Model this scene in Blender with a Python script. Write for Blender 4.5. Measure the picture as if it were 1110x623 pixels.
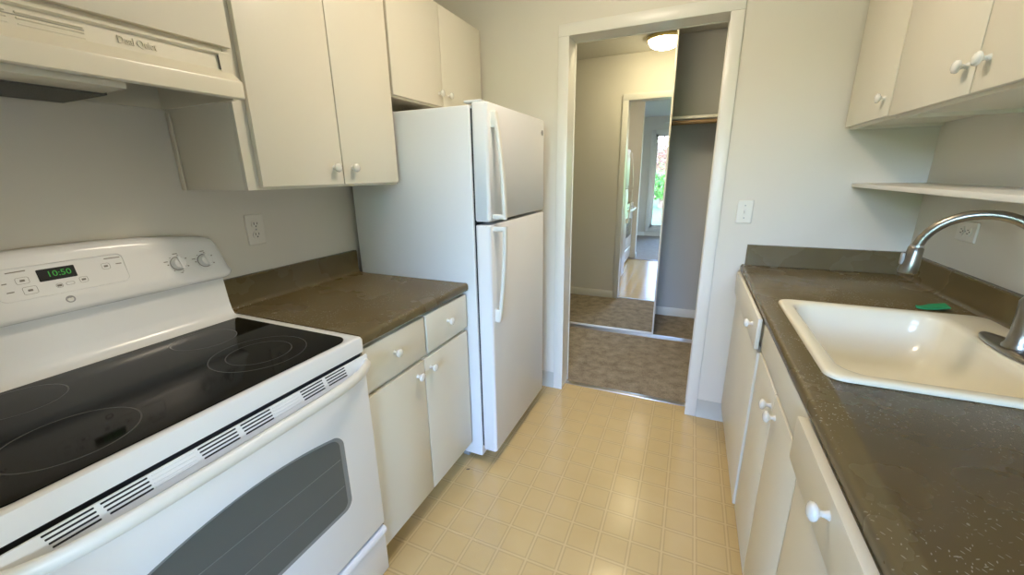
import bpy, bmesh, math, random
from mathutils import Vector, Matrix
random.seed(7)
PI = math.pi
SC = bpy.context.scene
COL = SC.collection
for o in list(bpy.data.objects):
    bpy.data.objects.remove(o)

# ------------------------------------------------------------------ camera
cam_d = bpy.data.cameras.new('camera')
cam = bpy.data.objects.new('camera', cam_d)
COL.objects.link(cam)
YAW, PIT, ROL = 0.4168, -0.2749, -0.0151
fw = Vector((-math.sin(YAW)*math.cos(PIT), math.cos(YAW)*math.cos(PIT), math.sin(PIT)))
rt = fw.cross(Vector((0, 0, 1))).normalized()
up = rt.cross(fw)
r2 = rt*math.cos(ROL) + up*math.sin(ROL)
u2 = -rt*math.sin(ROL) + up*math.cos(ROL)
cam.matrix_world = Matrix(((r2.x, u2.x, -fw.x, 1.503), (r2.y, u2.y, -fw.y, -2.2994),
                           (r2.z, u2.z, -fw.z, 1.3682), (0, 0, 0, 1)))
cam_d.sensor_width = 36
cam_d.lens = 36*434.7/1110
cam_d.clip_start = 0.02
SC.camera = cam

# ------------------------------------------------------------------ world, exposure
LAMP_KITCHEN = 58.0
LAMP_HALL = 62.0
SKY = 7.0
SC.view_settings.view_transform = 'Standard'
SC.view_settings.look = 'None'
SC.view_settings.gamma = 1
SC.view_settings.use_curve_mapping = False
SC.view_settings.exposure = 0.0
SC.cycles.sample_clamp_indirect = 5.0
SC.cycles.blur_glossy = 1.0
w = bpy.data.worlds.new('sky'); SC.world = w; w.use_nodes = True
nt = w.node_tree; nt.nodes.clear()
wo = nt.nodes.new('ShaderNodeOutputWorld'); bg = nt.nodes.new('ShaderNodeBackground')
sky = nt.nodes.new('ShaderNodeTexSky'); sky.sky_type = 'NISHITA'; sky.sun_disc = False
sky.sun_elevation = math.radians(40); sky.sun_rotation = math.radians(20)
sky.air_density = 1.0; sky.dust_density = 0.6
tint = nt.nodes.new('ShaderNodeMix'); tint.data_type = 'RGBA'; tint.blend_type = 'MULTIPLY'; tint.inputs[0].default_value = 1
tint.inputs[7].default_value = (0.93, 0.90, 1.12, 1)      # camera white balance of the daylight
nt.links.new(sky.outputs[0], tint.inputs[6]); nt.links.new(tint.outputs[2], bg.inputs[0]); bg.inputs[1].default_value = SKY
nt.links.new(bg.outputs[0], wo.inputs[0])
# daylight enters through the glazed patio door: portal only guides the sampling of the sky
pl = bpy.data.lights.new('portal', 'AREA'); pl.shape = 'RECTANGLE'; pl.size = 1.9; pl.size_y = 2.0
pl.cycles.is_portal = True
po = bpy.data.objects.new('portal', pl); COL.objects.link(po)
po.location = (1.6, -4.99, 1.15); po.rotation_euler = (PI/2, 0, 0)
pl2 = bpy.data.lights.new('portal_side', 'AREA'); pl2.shape = 'RECTANGLE'; pl2.size = .71; pl2.size_y = 1.65  # portal for the added side window, only guides sky sampling
pl2.cycles.is_portal = True
po2 = bpy.data.objects.new('portal_side', pl2); COL.objects.link(po2)
po2.location = (4.72, -3.675, 1.105); po2.rotation_euler = (0, PI/2, 0)

# ------------------------------------------------------------------ materials
def nodes(name):
    m = bpy.data.materials.new(name); m.use_nodes = True
    return m, m.node_tree, m.node_tree.nodes['Principled BSDF']

def mat(name, c, rough=0.5, metal=0.0, spec=0.5, bump=0.0, bscale=60.0, var=0.0, vscale=3.0, coat=0.0, stretch=None):
    """paint, plastic, metal: base colour with a faint mottling and a fine surface bump"""
    m, t, b = nodes(name)
    b.inputs['Roughness'].default_value = rough
    b.inputs['Metallic'].default_value = metal
    b.inputs['Specular IOR Level'].default_value = spec
    b.inputs['Coat Weight'].default_value = coat
    tc = t.nodes.new('ShaderNodeTexCoord')
    src = tc.outputs['Object']
    if stretch:
        mp = t.nodes.new('ShaderNodeMapping'); mp.inputs['Scale'].default_value = stretch
        t.links.new(src, mp.inputs[0]); src = mp.outputs[0]
    n = t.nodes.new('ShaderNodeTexNoise'); n.inputs['Scale'].default_value = vscale; n.inputs['Detail'].default_value = 3
    t.links.new(src, n.inputs['Vector'])
    mx = t.nodes.new('ShaderNodeMix'); mx.data_type = 'RGBA'
    mx.inputs[6].default_value = (*[max(0, v*(1-var)) for v in c], 1)
    mx.inputs[7].default_value = (*[min(1, v*(1+var)) for v in c], 1)
    t.links.new(n.outputs['Fac'], mx.inputs[0]); t.links.new(mx.outputs[2], b.inputs['Base Color'])
    if bump:
        n2 = t.nodes.new('ShaderNodeTexNoise'); n2.inputs['Scale'].default_value = bscale; n2.inputs['Detail'].default_value = 2
        t.links.new(src, n2.inputs['Vector'])
        bp = t.nodes.new('ShaderNodeBump'); bp.inputs['Strength'].default_value = bump; bp.inputs['Distance'].default_value = 0.002
        t.links.new(n2.outputs['Fac'], bp.inputs['Height']); t.links.new(bp.outputs[0], b.inputs['Normal'])
    return m

def emit(name, c, s):
    m, t, b = nodes(name)
    b.inputs['Base Color'].default_value = (0.9, 0.88, 0.8, 1)
    b.inputs['Emission Color'].default_value = (*c, 1); b.inputs['Emission Strength'].default_value = s
    return m

def M(t, op, a, b=None):
    n = t.nodes.new('ShaderNodeMath'); n.operation = op
    for i, v in enumerate((a, b)):
        if v is None: continue
        if isinstance(v, (int, float)): n.inputs[i].default_value = v
        else: t.links.new(v, n.inputs[i])
    return n.outputs[0]

def mixc(t, f, a, b):
    n = t.nodes.new('ShaderNodeMix'); n.data_type = 'RGBA'
    for i, v in ((0, f), (6, a), (7, b)):
        if isinstance(v, (int, float)): n.inputs[i].default_value = v
        elif isinstance(v, tuple): n.inputs[i].default_value = (*v, 1)
        else: t.links.new(v, n.inputs[i])
    return n.outputs[2]

def vinyl_mat():
    m, t, b = nodes('vinyl_floor')
    tc = t.nodes.new('ShaderNodeTexCoord'); sp = t.nodes.new('ShaderNodeSeparateXYZ')
    t.links.new(tc.outputs['Object'], sp.inputs[0])
    def dist(out, off):
        u = M(t, 'DIVIDE', M(t, 'SUBTRACT', out, off), 0.1137)
        f = M(t, 'FRACT', M(t, 'ADD', u, 100.5))
        return M(t, 'MULTIPLY', M(t, 'ABSOLUTE', M(t, 'SUBTRACT', f, 0.5)), 0.1137)   # metres from a joint
    dx, dy = dist(sp.outputs[0], 0.843), dist(sp.outputs[1], -1.117)
    d = M(t, 'MINIMUM', dx, dy)
    core = M(t, 'LESS_THAN', d, 0.0022)
    side = M(t, 'MULTIPLY', M(t, 'GREATER_THAN', d, 0.0040), M(t, 'LESS_THAN', d, 0.0085))
    n1 = t.nodes.new('ShaderNodeTexNoise'); n1.inputs['Scale'].default_value = 9; n1.inputs['Detail'].default_value = 5
    n2 = t.nodes.new('ShaderNodeTexNoise'); n2.inputs['Scale'].default_value = 190; n2.inputs['Detail'].default_value = 2
    n3 = t.nodes.new('ShaderNodeTexNoise'); n3.inputs['Scale'].default_value = 1.6
    for n in (n1, n2, n3): t.links.new(tc.outputs['Object'], n.inputs['Vector'])
    base = mixc(t, n1.outputs['Fac'], (0.60, 0.43, 0.18), (0.68, 0.515, 0.24))
    base = mixc(t, M(t, 'MULTIPLY', n3.outputs['Fac'], 0.35), base, (0.56, 0.42, 0.25))
    base = mixc(t, M(t, 'MULTIPLY', side, 0.32), base, (0.36, 0.26, 0.13))
    base = mixc(t, M(t, 'MULTIPLY', core, 0.24), base, (0.76, 0.64, 0.40))
    t.links.new(base, b.inputs['Base Color'])
    b.inputs['Roughness'].default_value = 0.13
    b.inputs['Specular IOR Level'].default_value = 0.55
    h = M(t, 'ADD', M(t, 'MULTIPLY', n2.outputs['Fac'], 0.6), M(t, 'MULTIPLY', side, -0.5))
    bp = t.nodes.new('ShaderNodeBump'); bp.inputs['Strength'].default_value = 0.40; bp.inputs['Distance'].default_value = 0.0012
    t.links.new(h, bp.inputs['Height']); t.links.new(bp.outputs[0], b.inputs['Normal'])
    return m

def counter_mat():
    m, t, b = nodes('laminate_counter')
    tc = t.nodes.new('ShaderNodeTexCoord')
    def noise(s, det, sc=None, rot=0):
        n = t.nodes.new('ShaderNodeTexNoise'); n.inputs['Scale'].default_value = s; n.inputs['Detail'].default_value = det
        if sc:
            mp = t.nodes.new('ShaderNodeMapping'); mp.inputs['Scale'].default_value = sc; mp.inputs['Rotation'].default_value = (0, 0, rot)
            t.links.new(tc.outputs['Object'], mp.inputs[0]); t.links.new(mp.outputs[0], n.inputs['Vector'])
        else: t.links.new(tc.outputs['Object'], n.inputs['Vector'])
        return n.outputs['Fac']
    big = noise(3.5, 4); mid = noise(9, 2)
    c = mixc(t, big, (0.118, 0.086, 0.034), (0.178, 0.136, 0.064))
    c = mixc(t, M(t, 'MULTIPLY', mid, 0.35), c, (0.10, 0.076, 0.036))
    # short pale scratches
    def dashes(sx, sy, rot, size, keep):
        mp = t.nodes.new('ShaderNodeMapping'); mp.inputs['Rotation'].default_value = (0, 0, rot)
        m2 = t.nodes.new('ShaderNodeMapping'); m2.inputs['Scale'].default_value = (sx, sy, 60)
        t.links.new(tc.outputs['Object'], mp.inputs[0]); t.links.new(mp.outputs[0], m2.inputs[0])
        v = t.nodes.new('ShaderNodeTexVoronoi'); v.inputs['Scale'].default_value = 1.0
        t.links.new(m2.outputs[0], v.inputs['Vector'])
        sp = t.nodes.new('ShaderNodeSeparateXYZ'); t.links.new(v.outputs['Color'], sp.inputs[0])
        return M(t, 'MULTIPLY', M(t, 'LESS_THAN', v.outputs['Distance'], size), M(t, 'LESS_THAN', sp.outputs[0], keep))
    wear = t.nodes.new('ShaderNodeMapRange'); wear.inputs['From Min'].default_value = 0.38; wear.inputs['From Max'].default_value = 0.54
    t.links.new(noise(6, 3), wear.inputs['Value'])
    s = M(t, 'MAXIMUM', dashes(60, 210, .9, .19, .5), M(t, 'MAXIMUM', dashes(230, 80, .35, .18, .5), dashes(45, 190, -.5, .15, .4)))
    s = M(t, 'MULTIPLY', M(t, 'MULTIPLY', s, wear.outputs[0]), 0.50)
    ge = t.nodes.new('ShaderNodeNewGeometry'); sn = t.nodes.new('ShaderNodeSeparateXYZ'); t.links.new(ge.outputs['Normal'], sn.inputs[0])
    s = M(t, 'MULTIPLY', s, M(t, 'GREATER_THAN', sn.outputs[2], 0.5))      # only the worn top is scratched
    c = mixc(t, s, c, (0.62, 0.58, 0.50))
    t.links.new(c, b.inputs['Base Color'])
    r = t.nodes.new('ShaderNodeMapRange'); r.inputs['To Min'].default_value = 0.24; r.inputs['To Max'].default_value = 0.30
    t.links.new(big, r.inputs['Value']); t.links.new(r.outputs[0], b.inputs['Roughness']); b.inputs['Specular IOR Level'].default_value = 0.32
    return m

def carpet_mat(name, c1, c2):
    m, t, b = nodes(name)
    tc = t.nodes.new('ShaderNodeTexCoord')
    n1 = t.nodes.new('ShaderNodeTexNoise'); n1.inputs['Scale'].default_value = 170; n1.inputs['Detail'].default_value = 2
    n2 = t.nodes.new('ShaderNodeTexNoise'); n2.inputs['Scale'].default_value = 14; n2.inputs['Detail'].default_value = 5
    for n in (n1, n2): t.links.new(tc.outputs['Object'], n.inputs['Vector'])
    f = M(t, 'ADD', M(t, 'MULTIPLY', n1.outputs['Fac'], 0.5), M(t, 'MULTIPLY', n2.outputs['Fac'], 0.5))
    r = t.nodes.new('ShaderNodeMapRange'); r.inputs['From Min'].default_value = 0.32; r.inputs['From Max'].default_value = 0.68
    t.links.new(f, r.inputs['Value'])
    t.links.new(mixc(t, r.outputs[0], c1, c2), b.inputs['Base Color'])
    b.inputs['Roughness'].default_value = 0.95; b.inputs['Specular IOR Level'].default_value = 0.1
    bp = t.nodes.new('ShaderNodeBump'); bp.inputs['Strength'].default_value = 0.8; bp.inputs['Distance'].default_value = 0.004
    t.links.new(f, bp.inputs['Height']); t.links.new(bp.outputs[0], b.inputs['Normal'])
    return m

def glass_mat():
    m = bpy.data.materials.new('window_glass'); m.use_nodes = True; t = m.node_tree; t.nodes.clear()
    o = t.nodes.new('ShaderNodeOutputMaterial'); mx = t.nodes.new('ShaderNodeMixShader')
    tr = t.nodes.new('ShaderNodeBsdfTransparent'); gl = t.nodes.new('ShaderNodeBsdfGlossy'); fr = t.nodes.new('ShaderNodeFresnel')
    gl.inputs['Roughness'].default_value = 0.0; tr.inputs[0].default_value = (0.93, 0.96, 0.95, 1)
    t.links.new(fr.outputs[0], mx.inputs[0]); t.links.new(tr.outputs[0], mx.inputs[1]); t.links.new(gl.outputs[0], mx.inputs[2])
    t.links.new(mx.outputs[0], o.inputs[0])
    return m

def cooktop_mat():
    m, t, b = nodes('black_ceramic_glass')
    tc = t.nodes.new('ShaderNodeTexCoord')
    n = t.nodes.new('ShaderNodeTexNoise'); n.inputs['Scale'].default_value = 5; n.inputs['Detail'].default_value = 6; n.inputs['Distortion'].default_value = 0.6
    t.links.new(tc.outputs['Object'], n.inputs['Vector'])
    r = t.nodes.new('ShaderNodeMapRange'); r.inputs['From Min'].default_value = 0.35; r.inputs['From Max'].default_value = 0.75
    r.inputs['To Min'].default_value = 0.03; r.inputs['To Max'].default_value = 0.12
    t.links.new(n.outputs['Fac'], r.inputs['Value']); t.links.new(r.outputs[0], b.inputs['Roughness'])
    b.inputs['Base Color'].default_value = (0.004, 0.004, 0.004, 1); b.inputs['Specular IOR Level'].default_value = 0.12
    return m

WALL = mat('wall_paint', (0.74, 0.70, 0.60), 0.62, bump=0.10, bscale=180, var=0.015)
HALLW = mat('hall_wall_paint', (0.72, 0.68, 0.56), 0.6, bump=0.10, bscale=180, var=0.015)
CLOSET = mat('closet_wall_paint', (0.50, 0.505, 0.50), 0.7, bump=0.08, bscale=120, var=0.02)
CEIL = mat('textured_ceiling', (0.74, 0.72, 0.64), 0.9, bump=1.0, bscale=45, var=0.05, vscale=60)
TRIM = mat('trim_enamel', (0.80, 0.78, 0.70), 0.32, var=0.01)
CAB = mat('cabinet_enamel', (0.80, 0.755, 0.62), 0.36, bump=0.06, bscale=140, var=0.02, vscale=4)
CABIN = mat('cabinet_underside', (0.66, 0.62, 0.52), 0.5, var=0.03)
KNOB = mat('white_ceramic_knob', (0.80, 0.77, 0.69), 0.16)
ENAMEL = mat('appliance_enamel', (0.86, 0.86, 0.84), 0.20, var=0.01)
FRIDGE = mat('fridge_enamel', (0.80, 0.80, 0.79), 0.34, bump=0.10, bscale=420, var=0.01)
HOOD = mat('hood_enamel', (0.78, 0.73, 0.58), 0.28, var=0.01)
HOODIN = mat('hood_inside', (0.42, 0.39, 0.31), 0.5)
DARK = mat('black_gap', (0.012, 0.012, 0.012), 0.7)
GREY = mat('grey_plastic', (0.35, 0.35, 0.34), 0.45)
FILTER = mat('grease_filter', (0.10, 0.10, 0.09), 0.5, metal=0.5, bump=1.0, bscale=300)
PLATE = mat('switch_plate', (0.79, 0.755, 0.66), 0.3)
SLOT = mat('socket_slot', (0.06, 0.055, 0.045), 0.6)
COVE = mat('vinyl_cove_base', (0.52, 0.51, 0.44), 0.42, var=0.03)
VINYL = vinyl_mat()
COUNTER = counter_mat()
CARPET = carpet_mat('brown_carpet', (0.17, 0.138, 0.095), (0.43, 0.365, 0.275))
CARPET2 = carpet_mat('living_carpet', (0.30, 0.27, 0.22), (0.42, 0.38, 0.32))
METAL = mat('brushed_nickel', (0.31, 0.285, 0.245), 0.30, metal=1.0, bump=0.05, bscale=300)
CHROME = mat('aluminium', (0.72, 0.72, 0.72), 0.28, metal=1.0)
MIRROR = mat('mirror_silver', (0.88, 0.90, 0.88), 0.0, metal=1.0)
SINK = mat('sink_enamel', (0.81, 0.75, 0.57), 0.18, var=0.01)
BLACKG = cooktop_mat()
OVENG = mat('oven_window_glass', (0.105, 0.118, 0.112), 0.12)
OVENB = mat('oven_window_border', (0.24, 0.255, 0.25), 0.2)
RACK = mat('oven_rack_wire', (0.17, 0.185, 0.18), 0.35)
RING = mat('burner_print', (0.05, 0.05, 0.047), 0.3)
INK = mat('grey_ink', (0.24, 0.22, 0.19), 0.5)
WOOD = mat('closet_rod_wood', (0.30, 0.19, 0.09), 0.5, var=0.2, vscale=10, stretch=(1, 12, 12))
GREEN = mat('green_scourer', (0.02, 0.28, 0.10), 0.8, bump=0.8, bscale=300, var=0.2, vscale=80)
GLASS = glass_mat()
LEAF = mat('leaf', (0.10, 0.26, 0.05), 0.6, var=0.4, vscale=8)
LEAF2 = mat('plum_leaf', (0.30, 0.16, 0.12), 0.6, var=0.4, vscale=8)
BARK = mat('bark', (0.14, 0.10, 0.07), 0.9, bump=1, bscale=30)
GRASS = mat('lawn', (0.07, 0.13, 0.03), 0.9, bump=1, bscale=60, var=0.3, vscale=20)
PATIO = mat('patio_concrete', (0.30, 0.30, 0.29), 0.85, bump=0.6, bscale=90, var=0.06, vscale=4)
LED = emit('green_digits', (0.08, 0.75, 0.10), 0.22); LED.node_tree.nodes['Principled BSDF'].inputs['Base Color'].default_value = (.03, .2, .03, 1)
LAMPK = emit('kitchen_lamp_glow', (1.0, 0.84, 0.66), LAMP_KITCHEN)
LAMPH = emit('hall_lamp_glow', (1.0, 0.85, 0.56), LAMP_HALL)
BRASS = mat('lamp_rim_brass', (0.75, 0.60, 0.28), 0.3, metal=0.8)

# ------------------------------------------------------------------ mesh helpers
def finish(name, bm, m, parent=None, smooth=True, ang=35):
    bmesh.ops.recalc_face_normals(bm, faces=bm.faces)
    me = bpy.data.meshes.new(name); bm.to_mesh(me); bm.free()
    if smooth:
        for p in me.polygons: p.use_smooth = True
        me.set_sharp_from_angle(angle=math.radians(ang))
    mats = m if isinstance(m, (list, tuple)) else [m]
    for q in mats: me.materials.append(q)
    o = bpy.data.objects.new(name, me); COL.objects.link(o)
    if parent is not None: o.parent = parent
    return o

def box(bm, x0, x1, y0, y1, z0, z1, bev=0.0, seg=2, mi=0):
    x0, x1 = min(x0, x1), max(x0, x1); y0, y1 = min(y0, y1), max(y0, y1); z0, z1 = min(z0, z1), max(z0, z1)
    t = bmesh.new()
    bmesh.ops.create_cube(t, size=1.0)
    for v in t.verts:
        v.co = Vector((x0 + (v.co.x+.5)*(x1-x0), y0 + (v.co.y+.5)*(y1-y0), z0 + (v.co.z+.5)*(z1-z0)))
    if bev > 0:
        bmesh.ops.bevel(t, geom=list(t.edges), offset=min(bev, 0.49*min(x1-x0, y1-y0, z1-z0)), segments=seg, profile=0.5, affect='EDGES')
    for f in t.faces: f.material_index = mi
    merge(bm, t)

def merge(bm, t):
    me = bpy.data.meshes.new('tmp'); t.to_mesh(me); t.free(); bm.from_mesh(me); bpy.data.meshes.remove(me)

def B(): return bmesh.new()

def bx(name, dims, m, parent=None, bev=0.0, seg=2):
    bm = B(); box(bm, *dims, bev, seg); return finish(name, bm, m, parent)

def loft(bm, rings, closed=True, cap0=True, cap1=True, mi=0):
    vs = [[bm.verts.new(p) for p in r] for r in rings]
    n = len(rings[0])
    for a, b in zip(vs[:-1], vs[1:]):
        for i in range(n if closed else n-1):
            j = (i+1) % n
            f = bm.faces.new((a[i], a[j], b[j], b[i])); f.material_index = mi
    if cap0: bm.faces.new(vs[0][::-1]).material_index = mi
    if cap1: bm.faces.new(vs[-1]).material_index = mi
    return vs

def lathe(bm, prof, org, axis='z', n=24, mi=0):
    """prof: (radius, height) pairs along axis"""
    rings = []
    for r, h in prof:
        ring = []
        for k in range(n):
            a = 2*PI*k/n; c, s = max(r, 1e-5)*math.cos(a), max(r, 1e-5)*math.sin(a)
            p = {'z': (c, s, h), 'x': (h, c, s), 'y': (c, h, s)}[axis]
            ring.append(Vector(p)+Vector(org))
        rings.append(ring)
    loft(bm, rings, mi=mi)

def tube(bm, pts, rad, n=14, mi=0, flat=1.0, ref=Vector((0, 1, 0))):
    pts = [Vector(p) for p in pts]; rings = []
    for i, p in enumerate(pts):
        d = (pts[min(i+1, len(pts)-1)] - pts[max(i-1, 0)]).normalized()
        a = ref - d*ref.dot(d)
        if a.length < 1e-4: a = Vector((1, 0, 0)) - d*d.x
        a.normalize(); b = d.cross(a)
        r = rad[i] if isinstance(rad, (list, tuple)) else rad
        rings.append([p + a*(r*math.cos(2*PI*k/n)) + b*(r*flat*math.sin(2*PI*k/n)) for k in range(n)])
    loft(bm, rings, mi=mi)

def rrect(u0, u1, v0, v1, r, k=6):
    r = min(r, (u1-u0)/2-1e-4, (v1-v0)/2-1e-4)
    out = []
    for cx, cy, a0 in ((u1-r, v1-r, 0), (u0+r, v1-r, PI/2), (u0+r, v0+r, PI), (u1-r, v0+r, 1.5*PI)):
        for i in range(k+1):
            a = a0 + PI/2*i/k; out.append((cx+r*math.cos(a), cy+r*math.sin(a)))
    return out

def prism_y(bm, prof, y0, y1, mi=0):
    loft(bm, [[(x, y0, z) for x, z in prof], [(x, y1, z) for x, z in prof]], mi=mi)
def prism_x(bm, prof, x0, x1, mi=0):
    loft(bm, [[(x0, y, z) for y, z in prof], [(x1, y, z) for y, z in prof]], mi=mi)
def prism_z(bm, prof, z0, z1, mi=0):
    loft(bm, [[(x, y, z0) for x, y in prof], [(x, y, z1) for x, y in prof]], mi=mi)

def thing(name, label, cat, loc, group=None):
    o = bpy.data.objects.new(name, None); COL.objects.link(o); o.empty_display_size = 0.1
    o.location = loc; o['label'] = label; o['category'] = cat
    if group: o['group'] = group
    T[name] = o
    return o
T = {}
def tag(o, label, cat, group=None):
    o['label'] = label; o['category'] = cat
    if group: o['group'] = group
    return o
def settle(root):
    """children were modelled in world coordinates: move them into the thing's frame"""
    bpy.context.view_layer.update()
    inv = Matrix.Translation(-root.location)
    for c in root.children: c.matrix_parent_inverse = inv
def struct(name, bm, m, parent=None):
    o = finish(name, bm, m, parent)
    if parent is None: o['kind'] = 'structure'
    return o
def sbox(name, dims, m, bev=0.0):
    bm = B(); box(bm, *dims, bev); return struct(name, bm, m)

def text_mesh(name, s, size, m, parent, mw, ext=0.0004, width=None):
    cu = bpy.data.curves.new(name, 'FONT'); cu.body = s; cu.size = size; cu.extrude = ext
    cu.align_x = 'CENTER'; cu.align_y = 'CENTER'; cu.resolution_u = 3
    t = bpy.data.objects.new(name, cu); COL.objects.link(t)
    bpy.context.view_layer.update()
    me = bpy.data.meshes.new_from_object(t.evaluated_get(bpy.context.evaluated_depsgraph_get()))
    bpy.data.objects.remove(t); bpy.data.curves.remove(cu)
    me.transform(mw); me.materials.clear(); me.materials.append(m)
    o = bpy.data.objects.new(name, me); COL.objects.link(o); o.parent = parent
    return o

# dims
W = 2.402; HC = 2.475
XD0, XD1, ZD = 0.834, 1.587, 2.061      # doorway opening
YW = 0.128                              # hall face of the door wall
YM = 1.135                              # face of the mirror door
YB = -4.83                              # window wall

# ================================================================== ROOM SHELL
sbox('floor', (0, W, -2.14, 0.088, -0.05, 0), VINYL)
bm = B(); box(bm, -1.6, 3.2, 0.112, 1.86, -0.05, 0.002); box(bm, XD0-.02, XD1+.02, 0.088, 0.112, -0.05, -0.001)
struct('floor', bm, CARPET)
sbox('floor', (-0.12, 4.6, YB, -2.14, -0.05, 0.004), CARPET2)
bm = B(); box(bm, XD0, XD1, 0.072, 0.110, 0.0, 0.006, 0.002); struct('trim_1', bm, CHROME)
bm = B(); box(bm, 0.0, W, -2.152, -2.128, 0.004, 0.009, 0.002); struct('trim_2', bm, CHROME)
sbox('ceiling', (-1.7, 4.7, YB-.1, 1.95, HC, HC+.1), CEIL)
# left kitchen wall, stub wall past the range, door wall with its opening, right wall
sbox('wall_left', (-0.12, 0, YB, 0.0, 0, HC), WALL)
sbox('wall_stub', (0.0, 0.72, -2.36, -2.245, 0, HC), WALL)
bm = B()
box(bm, -1.7, XD0-.012, 0, YW, 0, HC); box(bm, XD1+.012, 3.3, 0, YW, 0, HC); box(bm, XD0-.012, XD1+.012, 0, YW, ZD+.012, HC)
struct('wall_front', bm, WALL)
sbox('wall_right', (W, W+.12, -2.45, 0.0, 0, HC), WALL)
bm = B(); box(bm, 4.6, 4.7, YB, -4.5, 0, HC); box(bm, 4.6, 4.7, -2.85, -2.2, 0, HC); box(bm, 4.6, 4.7, -4.5, -2.85, 0, .75); box(bm, 4.6, 4.7, -4.5, -2.85, 1.46, HC)  # opening cut for the added side window
struct('wall_living_right', bm, WALL)
sbox('wall_living_front', (W+.12, 4.6, -2.45, -2.33, 0, HC), WALL)
# window wall with the patio door opening
WX0, WX1, WZ0, WZ1 = 0.66, 2.50, 0.16, 2.16
bm = B()
box(bm, -.12, WX0, YB-.12, YB, 0, HC); box(bm, WX1, 4.7, YB-.12, YB, 0, HC)
box(bm, WX0, WX1, YB-.12, YB, WZ1, HC); box(bm, WX0, WX1, YB-.12, YB, -.05, WZ0)
struct('wall_back', bm, WALL)
# hall and closet walls
sbox('wall_hall_left', (-1.7, -1.6, YW, 1.9, 0, HC), HALLW)
sbox('wall_hall_right', (3.2, 3.3, YW, 1.9, 0, HC), HALLW)
bm = B(); box(bm, -1.6, 3.2, 1.752, 1.86, 0, HC); struct('wall_closet_back', bm, CLOSET)
bm = B(); box(bm, -1.6, 0.30, 1.10, 1.19, 0, HC); box(bm, 2.25, 3.2, 1.10, 1.19, 0, HC)
struct('wall_hall_back', bm, HALLW)
bm = B(); box(bm, 0.25, 0.30, 1.19, 1.752, 0, HC); box(bm, 2.25, 2.30, 1.19, 1.752, 0, HC)
struct('wall_closet_side', bm, CLOSET)

# door trim: casings both sides, jambs
def casing(name, y0, y1):
    bm = B(); cw = 0.054
    for a, b_ in ((XD0-cw, XD0+.004), (XD1-.004, XD1+cw)):
        box(bm, a, b_, y0, y1, 0, ZD-.004, 0.003)
    box(bm, XD0-cw, XD1+cw, y0, y1, ZD-.004, ZD+cw, 0.003)
    struct(name, bm, TRIM)
casing('trim_3', -0.014, 0.0); casing('trim_4', YW, YW+.014)
bm = B()
box(bm, XD0-.012, XD0, 0, YW, 0, ZD+.012); box(bm, XD1, XD1+.012, 0, YW, 0, ZD+.012); box(bm, XD0, XD1, 0, YW, ZD, ZD+.012)
struct('trim_5', bm, TRIM)
# baseboards: vinyl cove in the kitchen, painted in the hall and beyond
def cove(name, x0, x1):
    bm = B(); prism_x(bm, [(0, 0), (-.014, 0.0005), (-.006, .012), (-.004, .1), (-.003, .106), (0, .107)], x0, x1); struct(name, bm, COVE)
cove('baseboard_front_left', 0.0, XD0-.054); cove('baseboard_front_right', XD1+.054, W)
def hb(name, x0, x1, y0, y1):
    bm = B(); box(bm, x0, x1, y0, y1, 0.002, .085, .003); struct(name, bm, TRIM)
hb('baseboard_hall_left', -1.6, XD0-.054, YW, YW+.012); hb('baseboard_hall_right', XD1+.054, 3.2, YW, YW+.012)
hb('baseboard_closet', 0.30, 2.25, 1.740, 1.752)
hb('baseboard_hall_back', -1.6, .30, 1.088, 1.10)
hb('baseboard_back_left', 0.0, WX0-.06, YB, YB+.012); hb('baseboard_back_right', WX1+.06, 4.6, YB, YB+.012)
hb('baseboard_stub', 0.72, .732, -2.36, -2.245)
# closet door track (floor and ceiling)
bm = B()
for y in (1.100, 1.122, 1.144): box(bm, .30, 2.25, y, y+.004, .006, .016, .001)
box(bm, .30, 2.25, 1.096, 1.152, .003, .007); struct('trim_6', bm, CHROME)
bm = B(); box(bm, .30, 2.25, 1.10, 1.165, HC-.035, HC); struct('trim_7', bm, TRIM)

# patio door
win = bpy.data.objects.new('window_1', None); COL.objects.link(win); win.location = (0, 0, 0); win['kind'] = 'structure'
bm = B()
for d_ in ((WX0-.055, WX0+.03, WZ0-.05, WZ1+.055), (WX1-.03, WX1+.055, WZ0-.05, WZ1+.055)):
    box(bm, d_[0], d_[1], YB-.06, YB+.016, d_[2], d_[3], .004)
box(bm, WX0+.03, WX1-.03, YB-.06, YB+.016, WZ1-.03, WZ1+.055, .004)
box(bm, WX0+.03, WX1-.03, YB-.06, YB+.016, WZ0-.05, WZ0+.03, .004)
finish('window_frame', bm, TRIM, win)
for a, b_, y in ((WX0+.03, 1.60, YB-.03), (1.56, WX1-.03, YB-.052)):
    bm = B()
    box(bm, a, a+.05, y-.01, y+.01, WZ0+.03, WZ1-.03); box(bm, b_-.05, b_, y-.01, y+.01, WZ0+.03, WZ1-.03)
    box(bm, a, b_, y-.01, y+.01, WZ0+.03, WZ0+.09); box(bm, a, b_, y-.01, y+.01, WZ1-.08, WZ1-.03)
    s_ = finish('sash', bm, TRIM, win)
    bm = B(); box(bm, a+.05, b_-.05, y-.002, y+.002, WZ0+.09, WZ1-.08); finish('pane', bm, GLASS, s_)

w2 = bpy.data.objects.new('added_window', None); COL.objects.link(w2); w2['kind'] = 'structure'  # unseen side window, added to bring daylight onto the range
bm = B()
for y in (-4.5, -3.70, -2.91): box(bm, 4.60, 4.66, y, y+.06, .75, 1.46, .003)
for z in (.75, 1.40): box(bm, 4.60, 4.66, -4.5, -2.85, z, z+.06, .003)
finish('window_frame', bm, TRIM, w2)
bm = B(); box(bm, 4.628, 4.632, -4.44, -2.91, .81, 1.40); finish('pane', bm, GLASS, w2)

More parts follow.
